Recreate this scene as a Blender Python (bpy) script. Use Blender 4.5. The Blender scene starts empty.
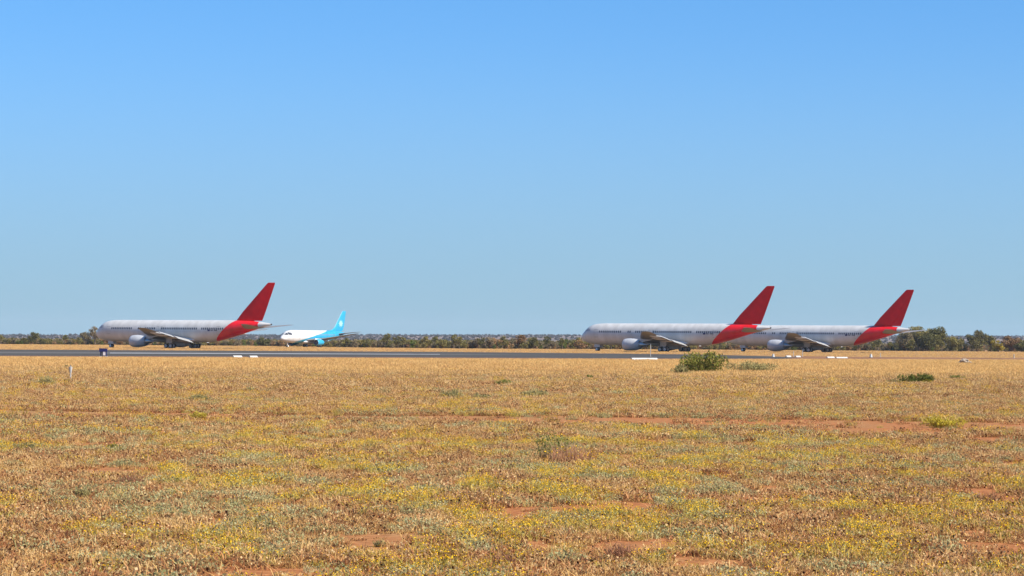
import bpy, math, random
import numpy as np
from mathutils import Vector, Matrix
R = math.radians
rng = np.random.default_rng(7)
random.seed(7)
S = bpy.context.scene
COL = S.collection

# ------------------------------------------------------------------ camera
F, W_, H_ = 2600.0, 1024, 576
CAM_H = 2.3
PITCH = math.atan(53 / F)
ROLL = R(0.4)
cam_d = bpy.data.cameras.new('camera')
cam = bpy.data.objects.new('camera', cam_d)
COL.objects.link(cam)
cam_d.sensor_width = 36.0
cam_d.lens = F / W_ * 36.0
cam_d.clip_start, cam_d.clip_end = 0.5, 80000
CAM_R = Matrix.Rotation(math.pi / 2 + PITCH, 4, 'X') @ Matrix.Rotation(ROLL, 4, 'Z')
cam.matrix_world = Matrix.Translation((0, 0, CAM_H)) @ CAM_R
S.camera = cam

# ------------------------------------------------------------------ sky, sun, exposure
SUN_EL, SUN_AZ = R(40), R(31)      # azimuth: degrees towards the camera from due right (+X)
sun_dir = Vector((math.cos(SUN_EL) * math.cos(SUN_AZ), -math.cos(SUN_EL) * math.sin(SUN_AZ), math.sin(SUN_EL)))
world = bpy.data.worlds.new('World')
S.world = world
world.use_nodes = True
nt = world.node_tree
nt.nodes.clear()
wo = nt.nodes.new('ShaderNodeOutputWorld')
bg = nt.nodes.new('ShaderNodeBackground')
sky = nt.nodes.new('ShaderNodeTexSky')
sky.sky_type = 'NISHITA'
sky.sun_disc = False
sky.sun_elevation = SUN_EL
sky.sun_rotation = math.atan2(sun_dir.x, sun_dir.y)
sky.altitude = 600
sky.air_density, sky.dust_density, sky.ozone_density = 1.0, 0.0, 4.0
tc = nt.nodes.new('ShaderNodeTexCoord')
mp = nt.nodes.new('ShaderNodeMapping')          # clear dry air: skip the sallow band of the model horizon
mp.inputs['Location'].default_value = (0, 0, 0.15)
nrm = nt.nodes.new('ShaderNodeVectorMath'); nrm.operation = 'NORMALIZE'
hs = nt.nodes.new('ShaderNodeHueSaturation')
hs.inputs['Saturation'].default_value = 1.2
hs.inputs['Value'].default_value = 1.06
sep = nt.nodes.new('ShaderNodeSeparateXYZ')
mr = nt.nodes.new('ShaderNodeMapRange'); mr.interpolation_type = 'SMOOTHSTEP'   # thin pale haze hugging the horizon all round
mr.inputs['From Min'].default_value = -0.005; mr.inputs['From Max'].default_value = 0.138
mr.inputs['To Min'].default_value = 1.0; mr.inputs['To Max'].default_value = 0.0
mxs = nt.nodes.new('ShaderNodeMix'); mxs.data_type = 'RGBA'
mxs.inputs[7].default_value = (1.74, 2.76, 3.44, 1)
nt.links.new(tc.outputs['Generated'], mp.inputs['Vector'])
nt.links.new(mp.outputs[0], nrm.inputs[0])
nt.links.new(nrm.outputs[0], sky.inputs['Vector'])
nt.links.new(sky.outputs[0], hs.inputs['Color'])
nt.links.new(tc.outputs['Generated'], sep.inputs[0])
nt.links.new(sep.outputs['Z'], mr.inputs['Value'])
nt.links.new(mr.outputs[0], mxs.inputs[0])
tint = nt.nodes.new('ShaderNodeVectorMath'); tint.operation = 'MULTIPLY'; tint.inputs[1].default_value = (0.975, 1.03, 1.0)
nt.links.new(hs.outputs[0], tint.inputs[0])
nt.links.new(tint.outputs[0], mxs.inputs[6])
nt.links.new(mxs.outputs[2], bg.inputs['Color'])
nt.links.new(bg.outputs[0], wo.inputs['Surface'])
bg.inputs['Strength'].default_value = 0.11
sl = bpy.data.lights.new('sun', 'SUN')
sl.energy, sl.angle, sl.color = 5.0, R(0.53), (1.0, 0.92, 0.79)
so = bpy.data.objects.new('sun', sl)
COL.objects.link(so)
so.rotation_euler = sun_dir.to_track_quat('Z', 'Y').to_euler()
S.view_settings.view_transform = 'Standard'
S.view_settings.look = 'None'
S.view_settings.exposure = 0.8
S.view_settings.gamma = 1.0

# ------------------------------------------------------------------ helpers
def ray(px, py):
    d = CAM_R.to_3x3() @ Vector(((px - W_ / 2) / F, -(py - H_ / 2) / F, -1))
    return d
def G(px, py, z=0.0):
    """the point where the ray of a pixel meets the level z (ground)"""
    d = ray(px, py)
    t = (z - CAM_H) / d.z
    return Vector((d.x * t, d.y * t, z))
def at_dist(px, D):
    """ground point under the bearing of column px at distance D"""
    d = ray(px, 341)
    return Vector((d.x / d.y * D, D, 0.0))

def tag(o, label=None, cat=None, group=None, kind=None):
    if label: o['label'] = label
    if cat: o['category'] = cat
    if group: o['group'] = group
    if kind: o['kind'] = kind
    return o
def empty(name, loc, rz=0.0):
    o = bpy.data.objects.new(name, None)
    o.empty_display_size = 0.3
    COL.objects.link(o)
    o.location = loc
    o.rotation_euler = (0, 0, rz)
    return o
def link(name, me, parent=None, loc=None):
    o = bpy.data.objects.new(name, me)
    COL.objects.link(o)
    if parent: o.parent = parent
    if loc is not None: o.location = loc
    return o
def copy_tree(o, parent=None):
    c = o.copy()
    COL.objects.link(c)
    c.parent = parent
    for ch in o.children:
        copy_tree(ch, c)
    return c

class MB:
    """collects shapes, builds one mesh"""
    def __init__(s): s.v, s.f, s.sm, s.mi = [], [], [], []
    def add(s, vs, fs, smooth=False, mi=0):
        b = len(s.v)
        s.v += [tuple(v) for v in vs]
        for f in fs:
            s.f.append([b + i for i in f]); s.sm.append(smooth); s.mi.append(mi)
        return s
    def box(s, c, d, rot=None, mi=0):
        vs = []
        for z in (-.5, .5):
            for x, y in ((-.5, -.5), (.5, -.5), (.5, .5), (-.5, .5)):
                p = Vector((x * d[0], y * d[1], z * d[2]))
                if rot is not None: p = rot @ p
                vs.append(p + Vector(c))
        return s.add(vs, [(3, 2, 1, 0), (4, 5, 6, 7), (0, 1, 5, 4), (1, 2, 6, 5), (2, 3, 7, 6), (3, 0, 4, 7)], False, mi)
    def tube(s, p0, p1, r0, r1=None, n=8, cap=True, mi=0, smooth=True):
        r1 = r0 if r1 is None else r1
        p0, p1 = Vector(p0), Vector(p1)
        q = (p1 - p0).to_track_quat('Z', 'Y').to_matrix()
        vs = []
        for p, r in ((p0, r0), (p1, r1)):
            for k in range(n):
                a = 2 * math.pi * k / n
                vs.append(p + q @ Vector((r * math.cos(a), r * math.sin(a), 0)))
        s.add(vs, [(k, (k + 1) % n, n + (k + 1) % n, n + k) for k in range(n)], smooth, mi)
        if cap:
            b = len(s.v) - 2 * n
            s.f.append([b + k for k in reversed(range(n))]); s.sm.append(False); s.mi.append(mi)
            s.f.append([b + n + k for k in range(n)]); s.sm.append(False); s.mi.append(mi)
        return s
    def loft(s, rings, cap0=True, cap1=True, smooth=True, mi=0, closed=True):
        n = len(rings[0]); b = len(s.v)
        for r in rings: s.v += [tuple(p) for p in r]
        for i in range(len(rings) - 1):
            for k in range(n if closed else n - 1):
                k2 = (k + 1) % n
                s.f.append([b + i * n + k, b + i * n + k2, b + (i + 1) * n + k2, b + (i + 1) * n + k]); s.sm.append(smooth); s.mi.append(mi)
        if cap0: s.f.append([b + k for k in reversed(range(n))]); s.sm.append(False); s.mi.append(mi)
        if cap1: s.f.append([b + (len(rings) - 1) * n + k for k in range(n)]); s.sm.append(False); s.mi.append(mi)
        return s
    def mesh(s, name, mats):
        me = bpy.data.meshes.new(name)
        me.from_pydata(s.v, [], s.f)
        me.polygons.foreach_set('use_smooth', s.sm)
        if not isinstance(mats, (list, tuple)): mats = [mats]
        for m in mats: me.materials.append(m)
        if len(mats) > 1: me.polygons.foreach_set('material_index', s.mi)
        if any(s.sm): me.set_sharp_from_angle(angle=R(48))
        me.update()
        return me
    def build(s, name, mats, parent=None, loc=None):
        return link(name, s.mesh(name, mats), parent, loc)

# ------------------------------------------------------------------ materials
def new_mat(name):
    m = bpy.data.materials.new(name)
    m.use_nodes = True
    t = m.node_tree
    return m, t, t.nodes['Principled BSDF']
def N(t, kind, **kw):
    n = t.nodes.new(kind)
    for k, v in kw.items(): setattr(n, k, v)
    return n
def ramp(t, stops, interp='LINEAR'):
    n = t.nodes.new('ShaderNodeValToRGB')
    n.color_ramp.interpolation = interp
    e = n.color_ramp.elements
    while len(e) < len(stops): e.new(0.5)
    for el, (p, c) in zip(e, stops):
        el.position = p
        el.color = (*c, 1) if len(c) == 3 else c
    return n
def plain(name, col, rough=0.6, metal=0.0, spec=0.4, noise=0.12, nscale=1.5, coat=0.0):
    """paint or metal with slight uneven dirt"""
    m, t, p = new_mat(name)
    tcn = N(t, 'ShaderNodeTexCoord')
    nz = N(t, 'ShaderNodeTexNoise'); nz.inputs['Scale'].default_value = nscale; nz.inputs['Detail'].default_value = 5
    t.links.new(tcn.outputs['Object'], nz.inputs['Vector'])
    lo = tuple(c * (1 - noise) for c in col); hi = tuple(min(1, c * (1 + noise * .6)) for c in col)
    rp = ramp(t, [(0.3, lo), (0.7, hi)])
    t.links.new(nz.outputs['Fac'], rp.inputs['Fac'])
    t.links.new(rp.outputs['Color'], p.inputs['Base Color'])
    p.inputs['Roughness'].default_value = rough
    p.inputs['Metallic'].default_value = metal
    p.inputs['Specular IOR Level'].default_value = spec
    p.inputs['Coat Weight'].default_value = coat
    p.inputs['Coat Roughness'].default_value = 0.15
    return m

def foliage(name, cols, trans=0.25, rough=0.9, tint=None):
    """leaves and blades: colour drawn per instance and per leaf, some light through them"""
    m, t, p = new_mat(name)
    out = t.nodes['Material Output']
    t.nodes.remove(p)
    oi = N(t, 'ShaderNodeObjectInfo')
    ge = N(t, 'ShaderNodeNewGeometry')
    ad = N(t, 'ShaderNodeMath', operation='MULTIPLY'); ad.inputs[1].default_value = 0.55
    ad2 = N(t, 'ShaderNodeMath', operation='MULTIPLY'); ad2.inputs[1].default_value = 0.45
    sm = N(t, 'ShaderNodeMath', operation='ADD')
    t.links.new(oi.outputs['Random'], ad.inputs[0])
    t.links.new(ge.outputs['Random Per Island'], ad2.inputs[0])
    t.links.new(ad.outputs[0], sm.inputs[0]); t.links.new(ad2.outputs[0], sm.inputs[1])
    k = len(cols)
    rp = ramp(t, [(i / max(1, k - 1), c) for i, c in enumerate(cols)])
    t.links.new(sm.outputs[0], rp.inputs['Fac'])
    col = rp.outputs['Color']
    d = N(t, 'ShaderNodeBsdfDiffuse'); tr = N(t, 'ShaderNodeBsdfTranslucent'); mx = N(t, 'ShaderNodeMixShader')
    mx.inputs[0].default_value = trans
    t.links.new(col, d.inputs['Color']); t.links.new(col, tr.inputs['Color'])
    t.links.new(d.outputs[0], mx.inputs[1]); t.links.new(tr.outputs[0], mx.inputs[2])
    t.links.new(mx.outputs[0], out.inputs['Surface'])
    return m

# ------------------------------------------------------------------ noise in numpy (for patchy ground cover)
_tab = rng.random((256, 256))
def vnoise(x, y, seed=0):
    x = np.asarray(x, float) + seed * 17.3; y = np.asarray(y, float) + seed * 9.1
    xi, yi = np.floor(x).astype(int), np.floor(y).astype(int)
    fx, fy = x - xi, y - yi
    fx, fy = fx * fx * (3 - 2 * fx), fy * fy * (3 - 2 * fy)
    g = lambda a, b: _tab[a % 256, b % 256]
    return (g(xi, yi) * (1 - fx) + g(xi + 1, yi) * fx) * (1 - fy) + (g(xi, yi + 1) * (1 - fx) + g(xi + 1, yi + 1) * fx) * fy
def fbm(x, y, seed=0, o=3):
    s, a, tot = 0, 1, 0
    for i in range(o):
        s = s + a * vnoise(x * 2 ** i, y * 2 ** i, seed + i * 5); tot += a; a *= .55
    return s / tot

# ------------------------------------------------------------------ ground
def ground_mat():
    m, t, p = new_mat('red_soil_and_straw')
    ge = N(t, 'ShaderNodeNewGeometry')
    n1 = N(t, 'ShaderNodeTexNoise'); n1.inputs['Scale'].default_value = 0.12; n1.inputs['Detail'].default_value = 8; n1.inputs['Roughness'].default_value = 0.65
    n2 = N(t, 'ShaderNodeTexNoise'); n2.inputs['Scale'].default_value = 7.0; n2.inputs['Detail'].default_value = 6
    n3 = N(t, 'ShaderNodeTexNoise'); n3.inputs['Scale'].default_value = 0.02; n3.inputs['Detail'].default_value = 5
    for n in (n1, n2, n3): t.links.new(ge.outputs['Position'], n.inputs['Vector'])
    soil = ramp(t, [(0.3, (0.24, 0.085, 0.032)), (0.55, (0.36, 0.145, 0.055)), (0.75, (0.45, 0.215, 0.095))])
    straw = ramp(t, [(0.3, (0.26, 0.145, 0.06)), (0.7, (0.34, 0.20, 0.09))])
    t.links.new(n2.outputs['Fac'], soil.inputs['Fac']); t.links.new(n2.outputs['Fac'], straw.inputs['Fac'])
    # beyond the runway the dry grass closes over the soil
    sp = N(t, 'ShaderNodeSeparateXYZ'); t.links.new(ge.outputs['Position'], sp.inputs[0])
    far = N(t, 'ShaderNodeMapRange'); far.inputs['From Min'].default_value = 110; far.inputs['From Max'].default_value = 330
    far.inputs['To Min'].default_value = 0.0; far.inputs['To Max'].default_value = 0.45
    t.links.new(sp.outputs['Y'], far.inputs['Value'])
    ad = N(t, 'ShaderNodeMath', operation='ADD'); t.links.new(n1.outputs['Fac'], ad.inputs[0]); t.links.new(far.outputs[0], ad.inputs[1])
    pr = N(t, 'ShaderNodeMapRange'); pr.inputs['From Min'].default_value = 0.5; pr.inputs['From Max'].default_value = 0.66
    t.links.new(ad.outputs[0], pr.inputs['Value'])
    mx = N(t, 'ShaderNodeMix', data_type='RGBA')
    t.links.new(pr.outputs[0], mx.inputs[0]); t.links.new(soil.outputs[0], mx.inputs[6]); t.links.new(straw.outputs[0], mx.inputs[7])
    t.links.new(mx.outputs[2], p.inputs['Base Color'])
    p.inputs['Roughness'].default_value = 1.0; p.inputs['Specular IOR Level'].default_value = 0.05
    bp = N(t, 'ShaderNodeBump'); bp.inputs['Strength'].default_value = 0.5; bp.inputs['Distance'].default_value = 0.05
    t.links.new(n2.outputs['Fac'], bp.inputs['Height']); t.links.new(bp.outputs[0], p.inputs['Normal'])
    return m
MAT_GROUND = ground_mat()
def sheet(name, pts, mat, z=0.0, kind='structure'):
    o = MB().add([(x, y, z) for x, y in pts], [list(range(len(pts)))]).build(name, mat)
    return tag(o, kind=kind)
sheet('ground', [(-2600, -150), (2600, -150), (2600, 6800), (-2600, 6800)], MAT_GROUND)

# runway: near and far edges drift apart to the left, run out to the right
def asphalt_mat(name, a, b):
    m, t, p = new_mat(name)
    ge = N(t, 'ShaderNodeNewGeometry')
    mp_ = N(t, 'ShaderNodeMapping'); mp_.inputs['Scale'].default_value = (0.012, 0.16, 1)
    t.links.new(ge.outputs['Position'], mp_.inputs['Vector'])
    n1 = N(t, 'ShaderNodeTexNoise'); n1.inputs['Scale'].default_value = 1.0; n1.inputs['Detail'].default_value = 6; n1.inputs['Roughness'].default_value = .6
    t.links.new(mp_.outputs[0], n1.inputs['Vector'])
    rp = ramp(t, [(0.32, a), (0.68, b)])
    t.links.new(n1.outputs['Fac'], rp.inputs['Fac']); t.links.new(rp.outputs[0], p.inputs['Base Color'])
    p.inputs['Roughness'].default_value = 1.0; p.inputs['Specular IOR Level'].default_value = 0.03
    return m
MAT_ASPH = asphalt_mat('weathered_asphalt', (0.052, 0.049, 0.046), (0.095, 0.089, 0.084))
MAT_LIGHTPAVE = asphalt_mat('pale_worn_asphalt', (0.085, 0.081, 0.077), (0.15, 0.144, 0.138))
MAT_LINE = plain('runway_paint', (0.36, 0.36, 0.355), 0.7, noise=0.3, nscale=0.3)
MAT_DIRT = plain('brown_dirt', (0.25, 0.13, 0.07), 1.0, spec=0.05, noise=0.4, nscale=0.15)
def gxy(px, py): v = G(px, py); return (v.x, v.y)
sheet('runway', [gxy(-260, 356.6), gxy(0, 357.8), gxy(450, 359.4), gxy(700, 360.0), gxy(770, 359.4), gxy(800, 357.9), gxy(770, 356.4),
                 gxy(700, 354.6), gxy(450, 352.0), gxy(0, 349.6), gxy(-260, 348.1)], MAT_ASPH, 0.02)
sheet('dirt_verge', [gxy(-260, 357.6), gxy(0, 358.8), gxy(450, 360.4), gxy(700, 361.0), gxy(790, 360.4), gxy(770, 358.7), gxy(700, 358.9), gxy(450, 357.7), gxy(0, 355.9), gxy(-260, 354.7)], MAT_DIRT, 0.028)
tag(sheet('runway_centre_strip', [gxy(-260, 351.9), gxy(0, 353.4), gxy(270, 354.4), gxy(460, 355.0), gxy(560, 355.3), gxy(460, 354.3), gxy(270, 353.2), gxy(0, 351.9), gxy(-260, 350.4)], MAT_LIGHTPAVE, 0.032))
sheet('runway_line', [gxy(110, 353.55), gxy(270, 354.2), gxy(440, 354.75), gxy(440, 354.35), gxy(270, 353.6), gxy(110, 352.95)], MAT_LINE, 0.044)
sheet('dirt_track', [gxy(790, 359.3), gxy(900, 359.7), gxy(1060, 360.0), gxy(1300, 360.9), gxy(1300, 359.5), gxy(1060, 358.6), gxy(900, 357.4), gxy(790, 356.2)], MAT_DIRT, 0.012)

# hills far behind: rise towards the right
def hill_h(x, y):
    b = x / np.maximum(y, 1)                         # bearing
    ridge = np.interp(b, [-.35, -.2, 0.0, .1, .2, .35], [6.5, 6.8, 12.5, 14.5, 16.5, 19])
    t = np.clip((y - 1300) / 3400, 0, 1); t = t * t * (3 - 2 * t)
    return ridge * t * (0.93 + 0.14 * fbm(x / 900, y / 700, 3)) + (fbm(x / 120, y / 120, 8) - .5) * 1.2 * t
nx, ny = 160, 60
hv, hf = [], []
ys = np.linspace(1250, 5600, ny)
for j, y in enumerate(ys):
    xs = np.linspace(-.36, .36, nx) * y
    z = hill_h(xs, np.full(nx, y)) - 0.6 + 0.6 * min(1, j / 3) if j else np.full(nx, -0.6)
    if j >= ny - 4: z = z * [0.97, .8, .4, -.05][j - ny + 4]
    hv += [(x, y, zz) for x, zz in zip(xs, z)]
for j in range(ny - 1):
    for i in range(nx - 1):
        a = j * nx + i
        hf.append((a, a + 1, a + nx + 1, a + nx))
def hills_mat():
    m, t, p = new_mat('scrubby_hillside')
    ge = N(t, 'ShaderNodeNewGeometry')
    mp_ = N(t, 'ShaderNodeMapping'); mp_.inputs['Scale'].default_value = (0.006, 0.0022, 0.02)
    t.links.new(ge.outputs['Position'], mp_.inputs['Vector'])
    n1 = N(t, 'ShaderNodeTexNoise'); n1.inputs['Detail'].default_value = 9; n1.inputs['Roughness'].default_value = .7; n1.inputs['Scale'].default_value = 1.0
    t.links.new(mp_.outputs[0], n1.inputs['Vector'])
    rp = ramp(t, [(0.34, (0.12, 0.108, 0.11)), (0.5, (0.17, 0.145, 0.14)), (0.66, (0.27, 0.20, 0.165))])  # earth tones, the darks tinted purple-grey as painted-in haze
    t.links.new(n1.outputs['Fac'], rp.inputs['Fac']); t.links.new(rp.outputs[0], p.inputs['Base Color'])
    p.inputs['Roughness'].default_value = 1; p.inputs['Specular IOR Level'].default_value = 0
    return m
tag(MB().add(hv, hf, True).build('hills', hills_mat()), kind='structure')

# ------------------------------------------------------------------ airliners
def sampler(tab):
    a = np.array(tab, float)
    d = a[:, 0]
    # smooth interpolation (monotone enough for these tables)
    def f(x, c):
        return float(np.interp(x, d, a[:, c]))
    return f
def fuselage(stations, n=40, sub=5):
    """stations: x, top, bottom, half width; x aft. Catmull-Rom between them."""
    a = np.array(stations, float)
    rows = []
    for i in range(len(a) - 1):
        p0, p1, p2, p3 = a[max(i - 1, 0)], a[i], a[i + 1], a[min(i + 2, len(a) - 1)]
        k = sub if i < 7 or i > len(a) - 8 else sub
        for j in range(k):
            t = j / k
            # cardinal with non-uniform spacing
            h = p2[0] - p1[0]
            m1 = (p2 - p0) / max(p2[0] - p0[0], 1e-6) * h
            m2 = (p3 - p1) / max(p3[0] - p1[0], 1e-6) * h
            q = (2 * t**3 - 3 * t**2 + 1) * p1 + (t**3 - 2 * t**2 + t) * m1 + (-2 * t**3 + 3 * t**2) * p2 + (t**3 - t**2) * m2
            q[0] = p1[0] + h * t
            rows.append(q)
    rows.append(a[-1])
    rings = []
    for x, top, bot, w in rows:
        c, r = (top + bot) / 2, max((top - bot) / 2, 0.01)
        rings.append([(x, max(w, .01) * math.sin(2 * math.pi * k / n), c + r * math.cos(2 * math.pi * k / n)) for k in range(n)])
    return rings, rows
def airfoil(n=12, thick=0.12, camber=0.02):
    up, lo = [], []
    for i in range(n + 1):
        x = (1 - math.cos(math.pi * i / n)) / 2
        yt = 5 * thick * (.2969 * math.sqrt(x) - .126 * x - .3516 * x**2 + .2843 * x**3 - .1036 * x**4)
        yc = camber * 4 * x * (1 - x)
        up.append((x, yc + yt)); lo.append((x, yc - yt))
    return up[::-1] + lo[1:-1]
def surface(sections, vertical=False, n=12):
    """sections: (span, xLE, chord, z, thickness, twist_deg, camber)"""
    rings = []
    for sp_, xle, ch, z, th, tw, cb in sections:
        ring = []
        for u, v in airfoil(n, th, cb):
            x, h = u * ch, v * ch
            ct, st = math.cos(R(tw)), math.sin(R(tw))
            xx = (x - .3 * ch) * ct + h * st + .3 * ch
            hh = -(x - .3 * ch) * st + h * ct
            ring.append((xle + xx, hh, z) if vertical else (xle + xx, sp_, z + hh))
        rings.append(ring)
    return rings

def paint_livery(name, expr, base, accent, rough=0.38):
    """two paints parted along a line in the aircraft's own coordinates; expr(t, x, z) -> socket (1 = accent)"""
    m, t, p = new_mat(name)
    tcn = N(t, 'ShaderNodeTexCoord')
    sp = N(t, 'ShaderNodeSeparateXYZ'); t.links.new(tcn.outputs['Object'], sp.inputs[0])
    fac = expr(t, sp.outputs['X'], sp.outputs['Z'])
    nz = N(t, 'ShaderNodeTexNoise'); nz.inputs['Scale'].default_value = 0.6; nz.inputs['Detail'].default_value = 6
    mp_ = N(t, 'ShaderNodeMapping'); mp_.inputs['Scale'].default_value = (1.2, 1, 0.35)
    oi = N(t, 'ShaderNodeObjectInfo'); rm = mth(t, 'MULTIPLY', oi.outputs['Random'], 60.0); nz.noise_dimensions = '4D'; t.links.new(rm, nz.inputs['W'])
    t.links.new(tcn.outputs['Object'], mp_.inputs['Vector']); t.links.new(mp_.outputs[0], nz.inputs['Vector'])
    d = ramp(t, [(0.3, (0.80, 0.795, 0.785)), (0.65, (1, 1, 1))])
    t.links.new(nz.outputs['Fac'], d.inputs['Fac'])
    mx = N(t, 'ShaderNodeMix', data_type='RGBA')
    mx.inputs[6].default_value = (*base, 1); mx.inputs[7].default_value = (*accent, 1)
    t.links.new(fac, mx.inputs[0])
    mu = N(t, 'ShaderNodeMix', data_type='RGBA', blend_type='MULTIPLY'); mu.inputs[0].default_value = 1
    t.links.new(mx.outputs[2], mu.inputs[6]); t.links.new(d.outputs[0], mu.inputs[7])
    t.links.new(mu.outputs[2], p.inputs['Base Color'])
    p.inputs['Roughness'].default_value = rough
    p.inputs['Specular IOR Level'].default_value = 0.45
    return m
def step(t, a, b):          # 1 where a > b
    n = N(t, 'ShaderNodeMath', operation='GREATER_THAN')
    for i, s in enumerate((a, b)):
        if isinstance(s, (int, float)): n.inputs[i].default_value = s
        else: t.links.new(s, n.inputs[i])
    return n.outputs[0]
def mth(t, op, a, b):
    n = N(t, 'ShaderNodeMath', operation=op)
    for i, s in enumerate((a, b)):
        if isinstance(s, (int, float)): n.inputs[i].default_value = s
        else: t.links.new(s, n.inputs[i])
    return n.outputs[0]

RED = (0.72, 0.006, 0.010)
WHITE = (0.57, 0.56, 0.545)
CZ = 4.15                                  # height of the fuselage axis
X0 = 27.0                                  # main gear station = origin of the aircraft
def red_expr(t, x, z):
    # x and z are local: x measured from the main gear, z from the ground
    line = mth(t, 'ADD', mth(t, 'MULTIPLY', mth(t, 'SUBTRACT', z, CZ - 2.65), 1.16), 37.6 - X0)
    return mth(t, 'MULTIPLY', step(t, x, line), step(t, 50.4 - X0, x))
M_FUS = paint_livery('white_fuselage_paint_with_red_tail', red_expr, WHITE, RED, 0.36)
M_RED = plain('red_tail_paint', RED, 0.6, noise=0.16, nscale=0.35, spec=.05)
M_WHT = plain('white_aircraft_paint', WHITE, 0.4, noise=0.1)
M_NAC = plain('pale_blue_grey_nacelle_paint', (0.45, 0.46, 0.48), 0.3, noise=0.1)
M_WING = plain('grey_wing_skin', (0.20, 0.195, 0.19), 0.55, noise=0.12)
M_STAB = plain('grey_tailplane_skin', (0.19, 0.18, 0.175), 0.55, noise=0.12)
M_FLAP = plain('pale_grey_flap_skin', (0.34, 0.34, 0.345), 0.5, noise=0.12)
M_METAL = plain('bare_metal', (0.5, 0.5, 0.5), 0.35, 0.9)
M_DARK = plain('dark_rubber', (0.025, 0.025, 0.027), 0.8)
M_HUB = plain('wheel_hub', (0.72, 0.72, 0.72), 0.5)
M_GLASS = plain('dark_window', (0.03, 0.035, 0.05), 0.15, spec=0.6)
M_COVERED = plain('covered_window', (0.33, 0.34, 0.37), 0.6)
M_COVER = plain('dark_engine_interior', (0.05, 0.05, 0.055), 0.7)
M_NAVY = plain('navy_blue_paint', (0.012, 0.014, 0.09), 0.5)
M_PALE = plain('pale_painted_panel', (0.55, 0.5, 0.52), 0.6)

def wheel_mesh(r, w, n=20):
    tyre, hub = MB(), MB()
    prof = [(-w / 2, r * .62), (-w / 2, r * .9), (-w * .32, r), (w * .32, r), (w / 2, r * .9), (w / 2, r * .62)]
    tyre.loft([[(p[1] * math.cos(2 * math.pi * k / n), p[0], p[1] * math.sin(2 * math.pi * k / n)) for k in range(n)] for p in prof])
    for s in (-1, 1):
        hub.tube((0, s * w * .40, 0), (0, s * (w * .5 + .02), 0), r * .72, r * .66, n)
    return tyre.mesh('tyre', M_DARK), hub.mesh('rim', M_HUB)
def add_wheel(parent, loc, meshes):
    w = link('wheel', meshes[0], parent, loc)
    link('rim', meshes[1], w)
    return w

def nacelle(x, y, z, r, ln, mat, parent, flat=1.0, core=1.5):
    n = 28
    prof = [(0.0, .84), (.015, .89), (.06, .95), (.18, 1.0), (.40, 1.02), (.62, .99), (.82, .88), (1.0, .74)]
    def ring(u, k_, inner=1.0):
        out = []
        for k in range(n):
            a = 2 * math.pi * k / n
            cz_, sy = math.cos(a), math.sin(a)
            zz = cz_ * (flat if cz_ < 0 else 1.0)
            out.append((x + u * ln, y + r * k_ * sy * inner, z + r * k_ * zz * inner))
        return out
    mb = MB()
    rings = [ring(u, k_) for u, k_ in prof]
    mb.loft(rings, False, False)
    mb.loft([ring(1.0, .74), ring(.97, .68), ring(.9, .66)], False, False)
    e = mb.build('engine_cowling', mat, parent)
    lip = MB(); lip.loft([ring(.15, .70), ring(.04, .78), ring(-.005, .80), ring(-.005, .835), ring(.004, .86)], False, False)
    lip.build('intake_lip', M_METAL, e)
    MB().loft([ring(.15, .72), ring(.151, .02)], False, True).build('fan', M_COVER, e)
    c = MB(); c.loft([ring(.88, .62), ring(1.02, .52), ring(1.18, .40), ring(1.30, .30)], False, False); c.loft([ring(1.28, .28), ring(1.42, .16), ring(1.5, .03)], False, True)
    c.build('exhaust_core', M_METAL, e)
    return e

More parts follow.
